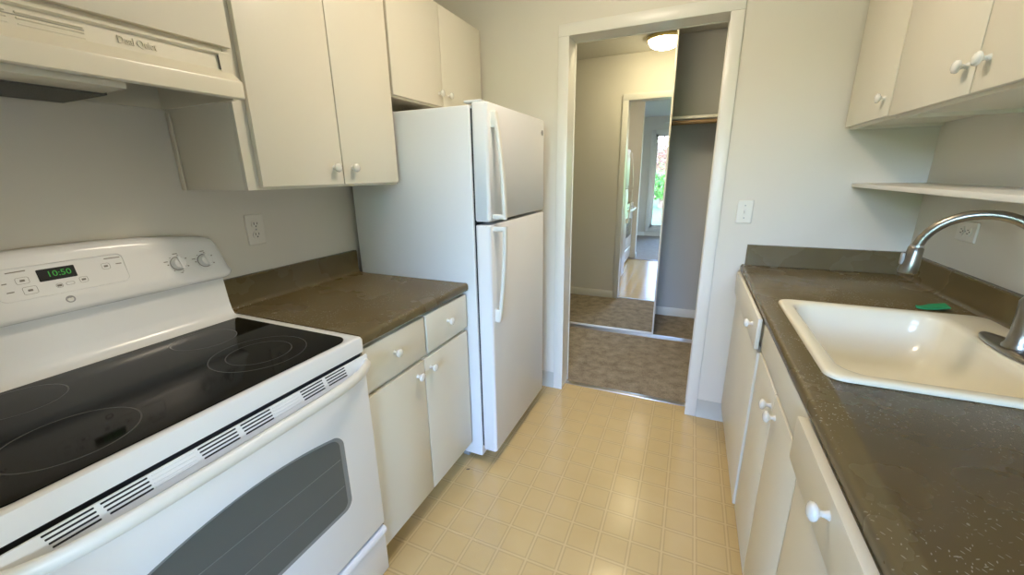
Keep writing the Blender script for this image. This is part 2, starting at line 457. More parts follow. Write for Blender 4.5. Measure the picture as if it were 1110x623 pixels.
# ================================================================== CABINETRY
def knob(parent, x, y, z, sgn, s=0.86):
    bm = B()
    pr = [(0.0001, 0.0), (.0095, 0), (.0085, .002), (.006, .007), (.006, .013), (.011, .017), (.0165, .020), (.0178, .0245), (.0165, .029), (.011, .0325), (.005, .0342), (.0001, .0345)]
    lathe(bm, [(r*s, h*sgn*s) for r, h in pr], (x, y, z), 'x', 22)
    o = finish('knob', bm, KNOB, parent, ang=60); return o

def front(name, parent, xf, sgn, y0, y1, z0, z1, kn=None, th=.018, xo=0.0):
    """slab door or drawer front; sgn +1 faces +x"""
    bm = B(); x0 = xf - sgn*th
    box(bm, x0, xf, y0, y1, z0, z1, .0022)
    o = finish(name, bm, CAB, parent)
    if kn: knob(o, xf, kn[0], kn[1], sgn)
    return o

def body(parent, x0, x1, y0, y1, z0, z1, toe=None, skirt=0.0, name='body', m=None, opened=False):
    """x0 = wall side, x1 = room side"""
    bm = B(); s = 1 if x1 > x0 else -1
    if opened:   # carcass as panels, open at the top where a counter or a sink drops in
        s2 = s
        box(bm, x0, x1, y0, y0+.016, toe[1], .74); box(bm, x0, x1, y1-.016, y1, toe[1], .74)
        box(bm, x0, x0+s*.006, y0+.016, y1-.016, toe[1], z1); box(bm, x0+s*.006, x1, y0+.016, y1-.016, toe[1], toe[1]+.016)
        box(bm, x1-s*.018, x1, y0+.016, y1-.016, toe[1]+.016, min(z1, .74))
        box(bm, x1-s*.010, x1, y0+.016, y1-.016, .74, z1)
        box(bm, x0, x1-s*toe[0], y0, y1, .001, toe[1])
    elif toe:
        prof = [(x0, 0.001), (x1-s*toe[0], 0.001), (x1-s*toe[0], toe[1]), (x1, toe[1]), (x1, z1), (x0, z1)]
        prism_y(bm, prof, y0, y1)
    elif skirt:
        box(bm, x0, x1-s*.018, y0+.016, y1-.016, z0+skirt, z1)
        box(bm, x0, x1-s*.018, y0, y0+.016, z0, z1, .001); box(bm, x0, x1-s*.018, y1-.016, y1, z0, z1, .001)
        box(bm, x1-s*.018, x1, y0, y1, z0, z1, .001)
    else: box(bm, x0, x1, y0, y1, z0, z1)
    return finish(name, bm, m or CAB, parent)

# --- left base cabinet
t = thing('base_cabinet', 'cream base cabinet with two drawers over two doors between stove and refrigerator', 'cabinet', (0.3, -1.15, 0))
body(t, 0.002, .610, -1.464, -.832, 0, .872, toe=(.075, .107))
front('drawer', t, .630, 1, -1.461, -1.146, .712, .862, (-1.318, .794))
front('drawer', t, .633, 1, -1.138, -.838, .712, .864, (-.990, .794), th=.021)
front('door', t, .630, 1, -1.461, -1.165, .107, .694, (-1.207, .648))
front('door', t, .630, 1, -1.161, -.838, .107, .694, (-1.122, .648))
settle(t)

# --- left countertop with rolled front edge and coved backsplash (one moulded piece)
def counter_profile(xw, xf, zt, s, zb=1.022, th=.036):
    """xw wall x, xf front edge x, s=+1 when front is +x"""
    p = [(xw, zt-th)]
    p += [(xf - s*.012, zt-th), (xf - s*.003, zt-th+.004), (xf, zt-th+.012), (xf, zt-.012)]
    p += [(xf-s*(.012-.012*math.cos(a)), zt-.012+.012*math.sin(a)) for a in (PI/8, PI/4, 3*PI/8, PI/2)]
    p += [(xw+s*.036, zt), (xw+s*.028, zt+.002), (xw+s*.022, zt+.009), (xw+s*.020, zt+.018), (xw+s*.020, zb-.004), (xw+s*.017, zb), (xw, zb)]
    return p
bm = B(); prism_y(bm, counter_profile(.002, .641, .9124, 1), -1.4655, -.8285)
tag(finish('countertop', bm, COUNTER, None), 'short brown laminate countertop between stove and refrigerator', 'countertop')

# --- upper cabinets, left wall
t = thing('wall_cabinet', 'tall two-door cream wall cabinet between range hood and refrigerator', 'cabinet', (0, -1.17, 1.335))
body(t, .002, .314, -1.505, -.842, 1.334, 2.15, skirt=.012)
bm = B(); box(bm, .002, .020, -1.512, -1.5055, 1.334, 1.565, .002); finish('filler_strip', bm, CAB, t)
front('door', t, .334, 1, -1.471, -1.157, 1.342, 2.14, (-1.196, 1.400))
front('door', t, .334, 1, -1.153, -.852, 1.342, 2.14, (-1.110, 1.400))
settle(t)
t = thing('wall_cabinet', 'short two-door cream wall cabinet above the refrigerator', 'cabinet', (0, -.42, 1.69))
body(t, .002, .310, -.838, -.012, 1.688, 2.15, skirt=.012)
front('door', t, .330, 1, -.832, -.459, 1.694, 2.14, (-.487, 1.751))
front('door', t, .330, 1, -.455, -.045, 1.694, 2.14, (-.406, 1.751))
settle(t)
t = thing('wall_cabinet', 'short cream wall cabinet mounted above the range hood', 'cabinet', (0, -1.88, 1.69))
body(t, .002, .314, -2.240, -1.508, 1.688, 2.15, skirt=.0)
front('door', t, .334, 1, -2.236, -1.876, 1.703, 2.14, (-1.92, 1.76))
front('door', t, .334, 1, -1.872, -1.492, 1.703, 2.14, (-1.83, 1.96) if False else None)
settle(t)

# --- right wall cabinets
XR = 2.080
t = thing('wall_cabinet', 'narrow single-door cream wall cabinet in the corner beside the doorway wall', 'cabinet', (W, -.23, 1.54))
body(t, W-.002, XR+.020, -.456, -.012, 1.532, 2.15, skirt=.012)
front('door', t, XR, -1, -.452, -.020, 1.541, 2.14, (-.400, 1.603))
settle(t)
t = thing('wall_cabinet', 'wide two-door cream wall cabinet above the sink', 'cabinet', (W, -.9, 1.54))
body(t, W-.002, XR+.020, -1.372, -.459, 1.527, 2.15, skirt=.012)
front('door', t, XR, -1, -.910, -.463, 1.536, 2.14, (-.876, 1.603))
front('door', t, XR, -1, -1.368, -.914, 1.536, 2.14, (-.958, 1.603))
settle(t)
bm = B(); box(bm, 2.150, W-.001, -1.372, -.002, 1.292, 1.309, .002)
tag(finish('wall_shelf', bm, TRIM, None), 'long narrow cream shelf on the right wall below the cabinets', 'shelf')

# --- right base cabinets
XB = 1.787       # carcass front
def rbase(label, y0, y1):
    t = thing('base_cabinet', label, 'cabinet', (2.1, (y0+y1)/2, 0))
    body(t, W-.002, XB, y0, y1, 0, .872, toe=(.07, .105), opened=True); return t
t = rbase('far base cabinet by the doorway wall with one drawer over one door', -.806, -.002)
front('drawer', t, 1.748, -1, -.798, -.055, .775, .885, (-.71, .838), th=.0140)
front('door', t, 1.760, -1, -.798, -.055, .125, .762, th=.020)
settle(t)
t = rbase('sink base cabinet with plain false front over two doors', -1.402, -.809)
bm = B(); box(bm, 1.767, 1.786, -1.398, -.812, .782, .8755, .0015); finish('false_front', bm, CAB, t)
front('door', t, 1.766, -1, -1.104, -.812, .125, .772, (-1.080, .722), th=.019)
front('door', t, 1.766, -1, -1.398, -1.108, .125, .772, (-1.148, .722), th=.019)
settle(t)
t = rbase('near base cabinet with a slightly open drawer below the scratched counter', -2.10, -1.405)
front('drawer', t, 1.743, -1, -2.094, -1.409, .785, .885, (-1.650, .856), th=.0192)
front('door', t, 1.764, -1, -1.748, -1.409, .125, .772, (-1.70, .70), th=.019)
front('door', t, 1.764, -1, -2.094, -1.752, .125, .772, (-1.80, .70), th=.019)
settle(t)

# --- right countertop (rolled edge, backsplash on two walls, hole for the sink)
SX0, SX1, SY0, SY1 = 1.820, 2.372, -1.272, -.640
bm = B(); prism_y(bm, counter_profile(W-.002, 1.763, .9124, -1, zb=1.014), -2.115, -.002)
ct = finish('countertop', bm, COUNTER, None)
bm = B(); box(bm, SX0+.03, SX1-.03, SY0+.03, SY1-.03, .80, 1.0)
cut = finish('cut', bm, COUNTER, None)
md = ct.modifiers.new('b', 'BOOLEAN'); md.object = cut; md.operation = 'DIFFERENCE'; md.solver = 'EXACT'
bpy.context.view_layer.update()
me = bpy.data.meshes.new_from_object(ct.evaluated_get(bpy.context.evaluated_depsgraph_get()))
ct.modifiers.clear(); ct.data = me; bpy.data.objects.remove(cut)
bm = B(); bm.from_mesh(ct.data); box(bm, 1.780, W-.0225, -.022, -.002, .9126, 1.014, .002); bm.to_mesh(ct.data); bm.free()
tag(ct, 'long scratched brown countertop on the right holding the sink', 'countertop')

# ================================================================== SINK, FAUCET
t = thing('kitchen_sink', 'cream enamel single-bowl drop-in sink set in the right countertop', 'sink', (2.1, -.95, .92))
rings = []
def ring(x0, x1, y0, y1, r, z): rings.append([(x, y, z) for x, y in rrect(x0, x1, y0, y1, r, 8)])
a0, a1, b0, b1 = SX0, SX1, SY0, SY1
ring(a0, a1, b0, b1, .038, .9132); ring(a0, a1, b0, b1, .038, .918)
ring(a0+.003, a1-.003, b0+.003, b1-.003, .036, .9225); ring(a0+.010, a1-.010, b0+.010, b1-.010, .032, .9245)
ring(a0+.030, a1-.105, b0+.030, b1-.030, .055, .9235)
ring(a0+.036, a1-.124, b0+.036, b1-.036, .060, .9205)
for k in range(0, 11):
    a = PI/2*k/10; q = 1-math.cos(a); h = math.sin(a)
    ring(a0+.042+.115*q, a1-.132-.105*q, b0+.042+.115*q, b1-.042-.115*q, .062+.03*q, .760+.152*(1-h))
ring(a0+.210, a1-.270, b0+.250, b1-.250, .030, .755)
bm = B(); loft(bm, rings, cap0=False, cap1=True)
finish('basin', bm, SINK, t, ang=75)
bm = B(); lathe(bm, [(.0001, .7560), (.022, .7560), (.030, .7575), (.042, .7595), (.045, .7575), (.045, .7558)], (2.06, -.956, 0), 'z', 28)
finish('drain', bm, METAL, t)
settle(t)

FX, FY = 2.276, -.962
t = thing('faucet', 'brushed nickel gooseneck pull-down faucet standing on the sink deck', 'faucet', (FX, FY, .924))
bm = B()
pl_ = [(FX+.034*math.cos(2*PI*k/40), FY+.130*math.sin(2*PI*k/40)) for k in range(40)]
def sc(pts, f, g): return [(FX+(x-FX)*f, FY+(y-FY)*g) for x, y in pts]
loft(bm, [[(x, y, .9250) for x, y in pl_], [(x, y, .930) for x, y in pl_], [(x, y, .9335) for x, y in sc(pl_, .92, .975)], [(x, y, .936) for x, y in sc(pl_, .70, .88)]])
finish('base_plate', bm, METAL, t, ang=50)
bm = B(); lathe(bm, [(.027, .9362), (.028, .941), (.023, .950), (.0205, .975), (.0205, 1.03), (.022, 1.055), (.016, 1.068), (.013, 1.075)], (FX, FY, 0), 'z', 28)
finish('faucet_body', bm, METAL, t, ang=60)
HX, HY = 2.062, -.900
pts = [(FX, FY, 1.05), (FX, FY, 1.10)]
mx_, my_ = (FX+HX)/2, (FY+HY)/2; Rr = (FX-HX)/2
for k in range(0, 23):
    a = PI*k/22*0.97
    pts.append((mx_ + Rr*math.cos(a), my_ + (FY-HY)/2*math.cos(a), 1.150 + Rr*math.sin(a)))
bm = B(); tube(bm, pts, .0118, 18); finish('spout', bm, METAL, t, ang=60)
bm = B()
tube(bm, [(2.064, HY, 1.168), (2.063, HY, 1.164), (2.062, HY, 1.150), (2.060, HY, 1.125), (2.057, HY, 1.100), (2.057, HY, 1.096)], [.0125, .0165, .0170, .0190, .0210, .0195], 22)
sh = finish('spray_head', bm, METAL, t, ang=50)
bm = B(); tube(bm, [(2.064, HY, 1.172), (2.064, HY, 1.167)], [.0150, .0150], 20); finish('collar', bm, CHROME, sh)
bm = B(); box(bm, 2.036, 2.044, HY-.006, HY+.006, 1.118, 1.150, .003); finish('spray_button', bm, GREY, sh)
bm = B(); tube(bm, [(FX, FY-.020, 1.02), (FX, FY-.045, 1.03), (FX, FY-.10, 1.065), (FX, FY-.125, 1.080)], [.010, .009, .007, .006], 14, ref=Vector((1, 0, 0)))
finish('lever', bm, METAL, t, ang=60)
settle(t)

bm = B()
N = 10; th = .004
top = []; 
for i in range(N+1):
    u = i/N; x = 2.228+u*.085; z = .9140 + .016*max(0, (u-.25))**1.2*0.9 + .010*max(0, .15-u)*2
    wv = .006 + .030*min(1, u*1.8)
    top.append((x, -.585-wv*.35+.01*u, -.585+wv, z))
loft(bm, [[(x, a, z), (x, b_, z+.004), (x, b_, z+.004+th), (x, a, z+th)] for x, a, b_, z in top])
tag(finish('sponge_scrap', bm, GREEN, None), 'small curled green scouring scrap lying behind the sink', 'sponge')

bm = B()
loft(bm, [[(.640+u+.004*math.cos(a)*w_, -.905+.012*u/.01*.3+.003*math.sin(a)*w_, .0022+.0016*math.sin(2*a)*w_+h) for a in [2*PI*k/9 for k in range(9)]] for u, w_, h in ((-.009, .3, 0), (-.004, 1, .001), (.002, 1.1, .002), (.007, .5, .004))])
tag(finish('crumb', bm, BARK, None), 'tiny brown crumb on the floor by the refrigerator corner', 'crumb')
# ================================================================== RANGE
RY0, RY1 = -2.226, -1.469
t = thing('electric_range', 'white freestanding electric range with black glass cooktop', 'stove', (.33, -1.85, 0))
bm = B(); box(bm, .012, .612, RY0+.003, RY1-.003, .02, .868, .002)
for x, y in ((.05, RY0+.06), (.05, RY1-.06), (.57, RY0+.06), (.57, RY1-.06)):
    box(bm, x-.015, x+.015, y-.015, y+.015, .0005, .022)
finish('body', bm, ENAMEL, t)
# cooktop frame: rounded slab, glass inset
bm = B()
def rr(x0, x1, y0, y1, r, z, k=6): return [(x, y, z) for x, y in rrect(x0, x1, y0, y1, r, k)]
loft(bm, [rr(.012, .651, RY0, RY1, .010, .868), rr(.012, .652, RY0, RY1, .010, .905), rr(.014, .650, RY0+.003, RY1-.003, .012, .9125),
          rr(.018, .646, RY0+.010, RY1-.010, .014, .9150), rr(.10, .634, RY0+.030, RY1-.030, .040, .9150), rr(.102, .632, RY0+.032, RY1-.032, .040, .9135)])
ck = finish('cooktop', bm, ENAMEL, t, ang=40)
bm = B(); loft(bm, [rr(.1025, .631, RY0+.0325, RY1-.0325, .040, .9138), rr(.1025, .631, RY0+.0325, RY1-.0325, .040, .9160)])
gl = finish('cooktop_glass', bm, BLACKG, ck)
def annulus(bm, cx, cy, r0, r1, z0, z1, n=64):
    rr_ = []
    for r, z in ((r0, z0), (r0, z1), (r1, z1), (r1, z0)):
        rr_.append([(cx+r*math.cos(2*PI*k/n), cy+r*math.sin(2*PI*k/n), z) for k in range(n)])
    vs = [[bm.verts.new(p) for p in r] for r in rr_]
    for i in range(4):
        a, b_ = vs[i], vs[(i+1) % 4]
        for k in range(n): bm.faces.new((a[k], a[(k+1) % n], b_[(k+1) % n], b_[k]))
for cx, cy, rs in ((.475, -1.665, (.115, .078)), (.500, -2.045, (.098,)), (.225, -2.035, (.080,)), (.235, -1.665, (.080,))):
    bm = B()
    for r in rs: annulus(bm, cx, cy, r-.0028, r, .9160, .9162)
    finish('burner', bm, RING, t)
# backguard below the console
bm = B()
prism_y(bm, [(.014, .9155), (.135, .9155), (.118, .918), (.104, .926), (.096, .940), (.090, .965), (.082, 1.035), (.080, 1.052), (.014, 1.052)], RY0+.020, RY1-.024)
finish('backguard', bm, ENAMEL, t, ang=40)
# console: lofted along y with a crowned top and rounded ends
def ctop(y):
    u = (y-(-1.8475))/.378
    return 1.212 - .034*abs(u)**2.2
rings = []
ys = [RY0-.000+v for v in (0, .004, .012, .024, .040)] + [RY0+.08+i*(RY1-RY0-.16)/12 for i in range(13)] + [RY1-v for v in (.040, .024, .012, .004, 0)]
def shrink(y):
    e = min(y-RY0, RY1-y); return max(0, 1-e/.040)
def face_x(z, zt): # face leans back
    return .108 - .040*(z-1.060)/(zt-1.060)
for y in ys:
    s = shrink(y); zt = ctop(y) - .050*s**3 ; zb = 1.050 + .010*s**3; xb = -.012*s**3
    pr = [(.012, zb+.004), (.070, zb), (.098+xb, zb+.001), (.106+xb, zb+.006), (.109+xb, zb+.014)]
    for q in (.25, .5, .75): 
        z = zb+.014 + (zt-.020-zb-.014)*q; pr.append((face_x(z, zt)+xb, z))
    pr += [(.070+xb, zt-.018), (.064+xb, zt-.006), (.052+xb, zt), (.030, zt+.001), (.012, zt-.004)]
    rings.append([(x, y, z) for x, z in pr])
bm = B(); loft(bm, rings)
cons = finish('control_console', bm, ENAMEL, t, ang=50)
# features on the console face
def on_face(y, v, out=0.0):
    """v 0..1 from bottom to top of face"""
    zt = ctop(y); zb = 1.064; z = zb + (zt-.020-zb)*v
    sl = Vector((.040, 0, (zt-1.060))).normalized()
    return Vector((face_x(z, zt)+out*sl.z, y, z+out*.28))
SLOPE = math.atan2(.040, .150)
def face_matrix(y, v, out=0.0):
    p = on_face(y, v, out)
    nx = Vector((math.cos(SLOPE), 0, math.sin(SLOPE))); yy = Vector((-math.sin(SLOPE), 0, math.cos(SLOPE))); xx = Vector((0, 1, 0))
    return Matrix(((xx.x, yy.x, nx.x, p.x), (xx.y, yy.y, nx.y, p.y), (xx.z, yy.z, nx.z, p.z), (0, 0, 0, 1)))
def patch(bm, y0, y1, v0, v1, r, out0, out1, nseg=5):
    """rounded-rectangle plate laid on the console face"""
    H = .13
    pts = rrect(y0, y1, v0*H, v1*H, r, nseg)
    loft(bm, [[tuple(on_face(y, q/H, out0)) for y, q in pts], [tuple(on_face(y, q/H, out1)) for y, q in pts]])
def frame_patch(bm, y0, y1, v0, v1, r, wd, out):
    H = .13
    A = rrect(y0, y1, v0*H, v1*H, r, 6); Bp = rrect(y0+wd, y1-wd, v0*H+wd, v1*H-wd, max(r-wd, .001), 6)
    rs = [[tuple(on_face(y, q/H, o_)) for y, q in P] for P, o_ in ((A, -.0005), (A, out), (Bp, out), (Bp, -.0005))]
    loft(bm, rs, cap0=False, cap1=False)
bm = B(); frame_patch(bm, -1.975, -1.735, .30, .90, .014, .0025, .0016); finish('panel_rim', bm, ENAMEL, cons, ang=60)
bm = B(); patch(bm, -1.903, -1.836, .56, .78, .002, 0.0, .0014); dsp = finish('display', bm, DARK, cons)
text_mesh('display_digits', '10:50', .020, LED, dsp, face_matrix(-1.866, .67, .0016))
for y0, y1, v in ((-1.775, -1.742, .80), (-1.950, -1.918, .80), (-1.962, -1.954, .62), (-1.96, -1.948, .46), (-1.755, -1.743, .67)):
    bm = B(); patch(bm, y0, y1, v, v+.018, .0005, 0.0, .0005, 2); finish('printed_word', bm, INK, cons)
for y0, y1, v0, v1 in ((-1.940, -1.918, .58, .70), (-1.935, -1.911, .38, .52), (-1.880, -1.868, .40, .48), (-1.862, -1.846, .42, .48), (-1.836, -1.820, .42, .53), (-1.785, -1.768, .60, .72)):
    bm = B(); frame_patch(bm, y0, y1, v0, v1, .004, .0006, .0004); bt = finish('touch_button', bm, INK, cons)
    if y0 != -1.862:
        bm = B(); y = (y0+y1)/2; v = (v0+v1)/2; patch(bm, y-.004, y+.004, v-.018, v+.018, .0005, 0.0, .0005, 2); finish('button_mark', bm, INK, cons)
# round badge with its two letters
bm = B(); mw = face_matrix(-1.866, .155, .0002)
n = 32
rs = [[tuple(mw @ Vector((r*math.cos(2*PI*k/n), r*math.sin(2*PI*k/n), h))) for k in range(n)] for r, h in ((.0088, -.001), (.0088, .0014), (.0062, .0014), (.0062, .0004))]
loft(bm, rs, cap0=False, cap1=True); badge = finish('badge', bm, GREY, cons)
text_mesh('badge_letters', 'GE', .0085, PLATE, badge, face_matrix(-1.866, .155, .0011))
for ky in (-1.614, -1.540, -2.081, -2.155):
    mw = face_matrix(ky, .50, .0)
    bm = B()
    n = 30
    rs = [[tuple(mw @ Vector((r*math.cos(2*PI*k/n), r*math.sin(2*PI*k/n), h))) for k in range(n)] for r, h in
          ((.0195, .0), (.0195, .003), (.0175, .005), (.0165, .014), (.0150, .0165), (.0001, .0170))]
    loft(bm, rs)
    kb = finish('burner_knob', bm, ENAMEL, cons, ang=45)
    bm = B(); g = B(); box(g, -.0045, .0045, -.0200, .0200, .0120, .0225, .003, 2)
    rot = Matrix.Rotation(.15, 4, 'Z')
    for v in g.verts: v.co = mw @ (rot @ v.co)
    merge(bm, g); finish('grip', bm, ENAMEL, kb)
    bm = B(); g = B()
    rs = [[Vector((r*math.cos(2*PI*k/n), r*math.sin(2*PI*k/n), h)) for k in range(n)] for r, h in ((.0195, .0002), (.0195, .0012), (.0212, .0012), (.0212, .0002))]
    loft(g, rs, cap0=False, cap1=False)
    for k in range(7):
        a = PI*.15 + k*PI*1.7/6*1.0
        q = B(); box(q, .0245, .0255 + (.003 if k % 3 == 0 else .001), -.0016, .0016, .0001, .0005)
        ro = Matrix.Rotation(a, 4, 'Z')
        for v in q.verts: v.co = ro @ v.co
        merge(g, q)
    for lx, ly, lw in ((0, .030, .006), (0, -.029, .004), (-.030, .010, .005)):
        box(g, lx-lw, lx+lw, ly-.0012, ly+.0012, .0001, .0005)
    for v in g.verts: v.co = mw @ v.co
    merge(bm, g); finish('dial_marks', bm, INK, kb)
# oven door: face, vent strip, window, handle
bm = B()
box(bm, .614, .652, RY0+.004, RY1-.004, .236, .846, .006, 3)
od = finish('oven_door', bm, ENAMEL, t)
bm = B(); box(bm, .6145, .6575, RY0+.008, RY1-.008, .8462, .8500); box(bm, .6145, .640, RY0+.008, RY1-.008, .8500, .8675); finish('door_gap', bm, mat('shadow_gap_grey', (.045, .048, .052), .6), t)
bm = B()
prism_y(bm, [(.6585, .8620), (.6625, .8625), (.6690, .822), (.6640, .815), (.6520, .812), (.6520, .8455), (.6585, .8455)], RY0+.006, RY1-.006)
vs_ = finish('vent_strip', bm, ENAMEL, od, ang=30)
def strip_pt(z): return .6625 + (.864-z)*(.007/.042)
for a, b_ in ((-2.150, -2.090), (-2.082, -2.018), (-1.936, -1.862), (-1.852, -1.784), (-1.704, -1.638), (-1.628, -1.562)):
    bm = B()
    for k in range(4):
        z = .8580 - k*.0078; sh_ = .0
        x = strip_pt(z)
        box(bm, x-.003, x+.0006, a+k*.002, b_+k*.001, z-.0017, z+.0017, .0006, 1)
    finish('vent', bm, DARK, vs_)
for a, b_ in ((-2.012, -1.942), (-1.778, -1.710)):
    bm = B()
    for k in range(4):
        z = .8580 - k*.0078; x = strip_pt(z); box(bm, x-.002, x+.0008, a, b_, z-.0012, z+.0012, .0004, 1)
    finish('vent_rib', bm, ENAMEL, vs_)
hp = []
L0, L1 = RY0+.018, RY1-.016
for i in range(41):
    u = -1+2*i/40; e = abs(u)
    x = .6700 + .034*(1-e**6); z = .829 + .006*(e**8) - .004*(1-e*e)
    hp.append((x, (L0+L1)/2+(L1-L0)/2*u, z))
bm = B(); tube(bm, [(.655, L0-.002, .838)]+hp+[(.655, L1+.002, .838)], .0150, 16, ref=Vector((0, 0, 1)), flat=.75)
finish('handle', bm, TRIM, od, ang=60)
def arch(P, y0, y1, z1, h):
    out = []
    for y, z in P:
        k = max(0, (z-(z1-.05))/.05)
        out.append((y, z + k*h*(1-((y-(y0+y1)/2)/((y1-y0)/2))**2)))
    return out
def win_out(y0, y1, z0, z1, r, h):
    P = rrect(y0, y1, z0, z1, r, 8)
    n = 14; top = [(y1-r-(y1-y0-2*r)*k/n, z1) for k in range(1, n)]
    return arch(P[:9]+top+P[9:], y0, y1, z1, h)
bm = B(); loft(bm, [[(x_, y, z) for y, z in win_out(-2.100, -1.592, .412, .658, .030, .036)] for x_ in (.6515, .6532)])
finish('window_border', bm, OVENB, od)
bm = B(); loft(bm, [[(x_, y, z) for y, z in win_out(-2.094, -1.608, .424, .654, .022, .036)] for x_ in (.6533, .6540)])
ow = finish('oven_window', bm, OVENG, od)
bm = B()
for z in (.500, .590): box(bm, .6541, .6544, -2.088, -1.612, z-.0012, z+.0012)
finish('rack_line', bm, RACK, ow)
bm = B(); box(bm, .614, .640, RY0+.006, RY1-.006, .2245, .2355); finish('drawer_gap', bm, DARK, t)
bm = B()
box(bm, .614, .646, RY0+.004, RY1-.004, .035, .2235, .004)
prism_y(bm, [(.645, .2235), (.654, .219), (.658, .210), (.656, .200), (.645, .194)], RY0+.006, RY1-.006)
finish('storage_drawer', bm, ENAMEL, t, ang=40)
settle(t)

# ================================================================== RANGE HOOD
HY0, HY1 = -2.240, -1.509
t = thing('range_hood', 'cream under-cabinet range hood with vent slots over the stove', 'range hood', (.2, -1.87, 1.571))
bm = B()
# shell as a set of plates: top, back, ends, front channel and lip
box(bm, .002, .335, HY0, HY1, 1.672, 1.686, .002)
box(bm, .002, .012, HY0, HY1, 1.572, 1.672)
box(bm, .012, .345, HY0, HY0+.012, 1.572, 1.672); box(bm, .012, .345, HY1-.012, HY1, 1.572, 1.672)
prism_y(bm, [(.330, 1.686), (.348, 1.686), (.348, 1.680), (.340, 1.676), (.344, 1.642), (.350, 1.633), (.3725, 1.6165), (.376, 1.614), (.3772, 1.610), (.377, 1.574), (.374, 1.571), (.362, 1.571), (.362, 1.608), (.330, 1.640)], HY0, HY1)
box(bm, .335, .3475, HY1-.030, HY1, 1.628, 1.686, .001); box(bm, .335, .3475, HY0, HY0+.030, 1.628, 1.686, .001)
finish('hood_shell', bm, HOOD, t, ang=22)
bm = B(); box(bm, .013, .329, HY0+.013, HY1-.013, 1.655, 1.670); finish('hood_lining', bm, HOODIN, t)
bm = B(); box(bm, .245, .345, -2.20, -1.752, 1.560, 1.604, .003); finish('light_housing', bm, HOOD, t)
bm = B(); box(bm, .030, .243, -2.20, -1.745, 1.557, 1.575, .002); finish('filter', bm, FILTER, t)
bm = B()
for a, b_ in ((-2.12, -1.905), (-1.895, -1.800)):
    for k in range(3):
        z = 1.666-k*.010; box(bm, .3385, .3445, a, b_, z-.0022, z+.0022, .0015, 1)
finish('louver', bm, HOOD, t)
bm = B()
for z in (1.661, 1.651, 1.641): box(bm, .3382, .3428, -2.12, -1.80, z-.001, z+.001)
finish('louver_slot', bm, HOODIN, t)
bm = B(); prism_y(bm, [(.3435, 1.676), (.3460, 1.676), (.3490, 1.642), (.3455, 1.642)], HY1-.0325, HY1-.0302); finish('slot', bm, SLOT, t)
mw = Matrix(((0, 0, 1, .3435), (.74, 0, 0, -1.712), (0, 1, 0, 1.659), (0, 0, 0, 1)))
text_mesh('raised_lettering', 'Dual Quiet', .0215, HOOD, t, mw, ext=.0018)
settle(t)

# ================================================================== REFRIGERATOR
FY0, FY1 = -.8245, -.157
t = thing('refrigerator', 'white top-freezer refrigerator beside the doorway wall', 'refrigerator', (.4, -.49, 0))
bm = B(); box(bm, .035, .678, FY0, FY1, .030, 1.630, .006, 3); finish('cabinet_body', bm, FRIDGE, t)
bm = B(); box(bm, .678, .684, FY0+.012, FY1-.012, .085, 1.618); finish('gasket', bm, DARK, t)
def fdoor(z0, z1):
    bm = B(); 
    pr = rrect(.685, .756, FY0, FY1, .014, 5)
    loft(bm, [[(x, y, z) for x, y in rrect(.689, .752, FY0+.004, FY1-.004, .012, 5)] if i in (0, 3) else [(x, y, z) for x, y in pr] for i, z in enumerate((z0, z0+.005, z1-.005, z1))])
    return bm
dA = finish('freezer_door', fdoor(1.181, 1.637), FRIDGE, t, ang=40)
dB = finish('fresh_food_door', fdoor(.072, 1.167), FRIDGE, t, ang=40)
def fhandle(zf, zs, parent):
    """flat strip: blocked against the door at its far end zf, standing proud where the doors meet at zs"""
    bm = B(); n = 24; rs = []
    yc = FY0+.040; wd = .0125
    for i in range(n+1):
        u = i/n; z = zf+(zs-zf)*u
        x0 = .756 + .016 + .034*math.sin(PI/2*u)**.9
        rs.append([(x, y, z) for x, y in rrect(x0-.009, x0+.007, yc-wd, yc+wd, .006, 3)])
    loft(bm, rs)
    d_ = 1 if zs > zf else -1
    box(bm, .754, .779, yc-.015, yc+.013, zf-d_*.006, zf+d_*.055, .005)
    box(bm, .754, .806, yc-.0125, yc+.0125, zs-d_*.020, zs, .004)
    finish('handle', bm, TRIM, parent, ang=50)
fhandle(1.600, 1.190, dA); fhandle(.742, 1.160, dB)
bm = B(); box(bm, .650, .725, FY0+.008, FY0+.045, 1.6375, 1.648, .004); finish('hinge_cover', bm, FRIDGE, t)
bm = B(); lathe(bm, [(.0001, .7565), (.013, .7565), (.013, .7585), (.011, .7592), (.0001, .7592)], (0, -.196, 1.573), 'x', 24); finish('badge', bm, GREY, dA)
bm = B(); box(bm, .600, .650, FY0+.05, FY1-.05, .001, .029, .003); finish('toe_grille', bm, DARK, t)
for y in (FY0+.03, FY1-.03):
    bm = B(); box(bm, .560, .595, y-.018, y+.018, .0005, .030, .004); finish('foot', bm, GREY, t)
settle(t)

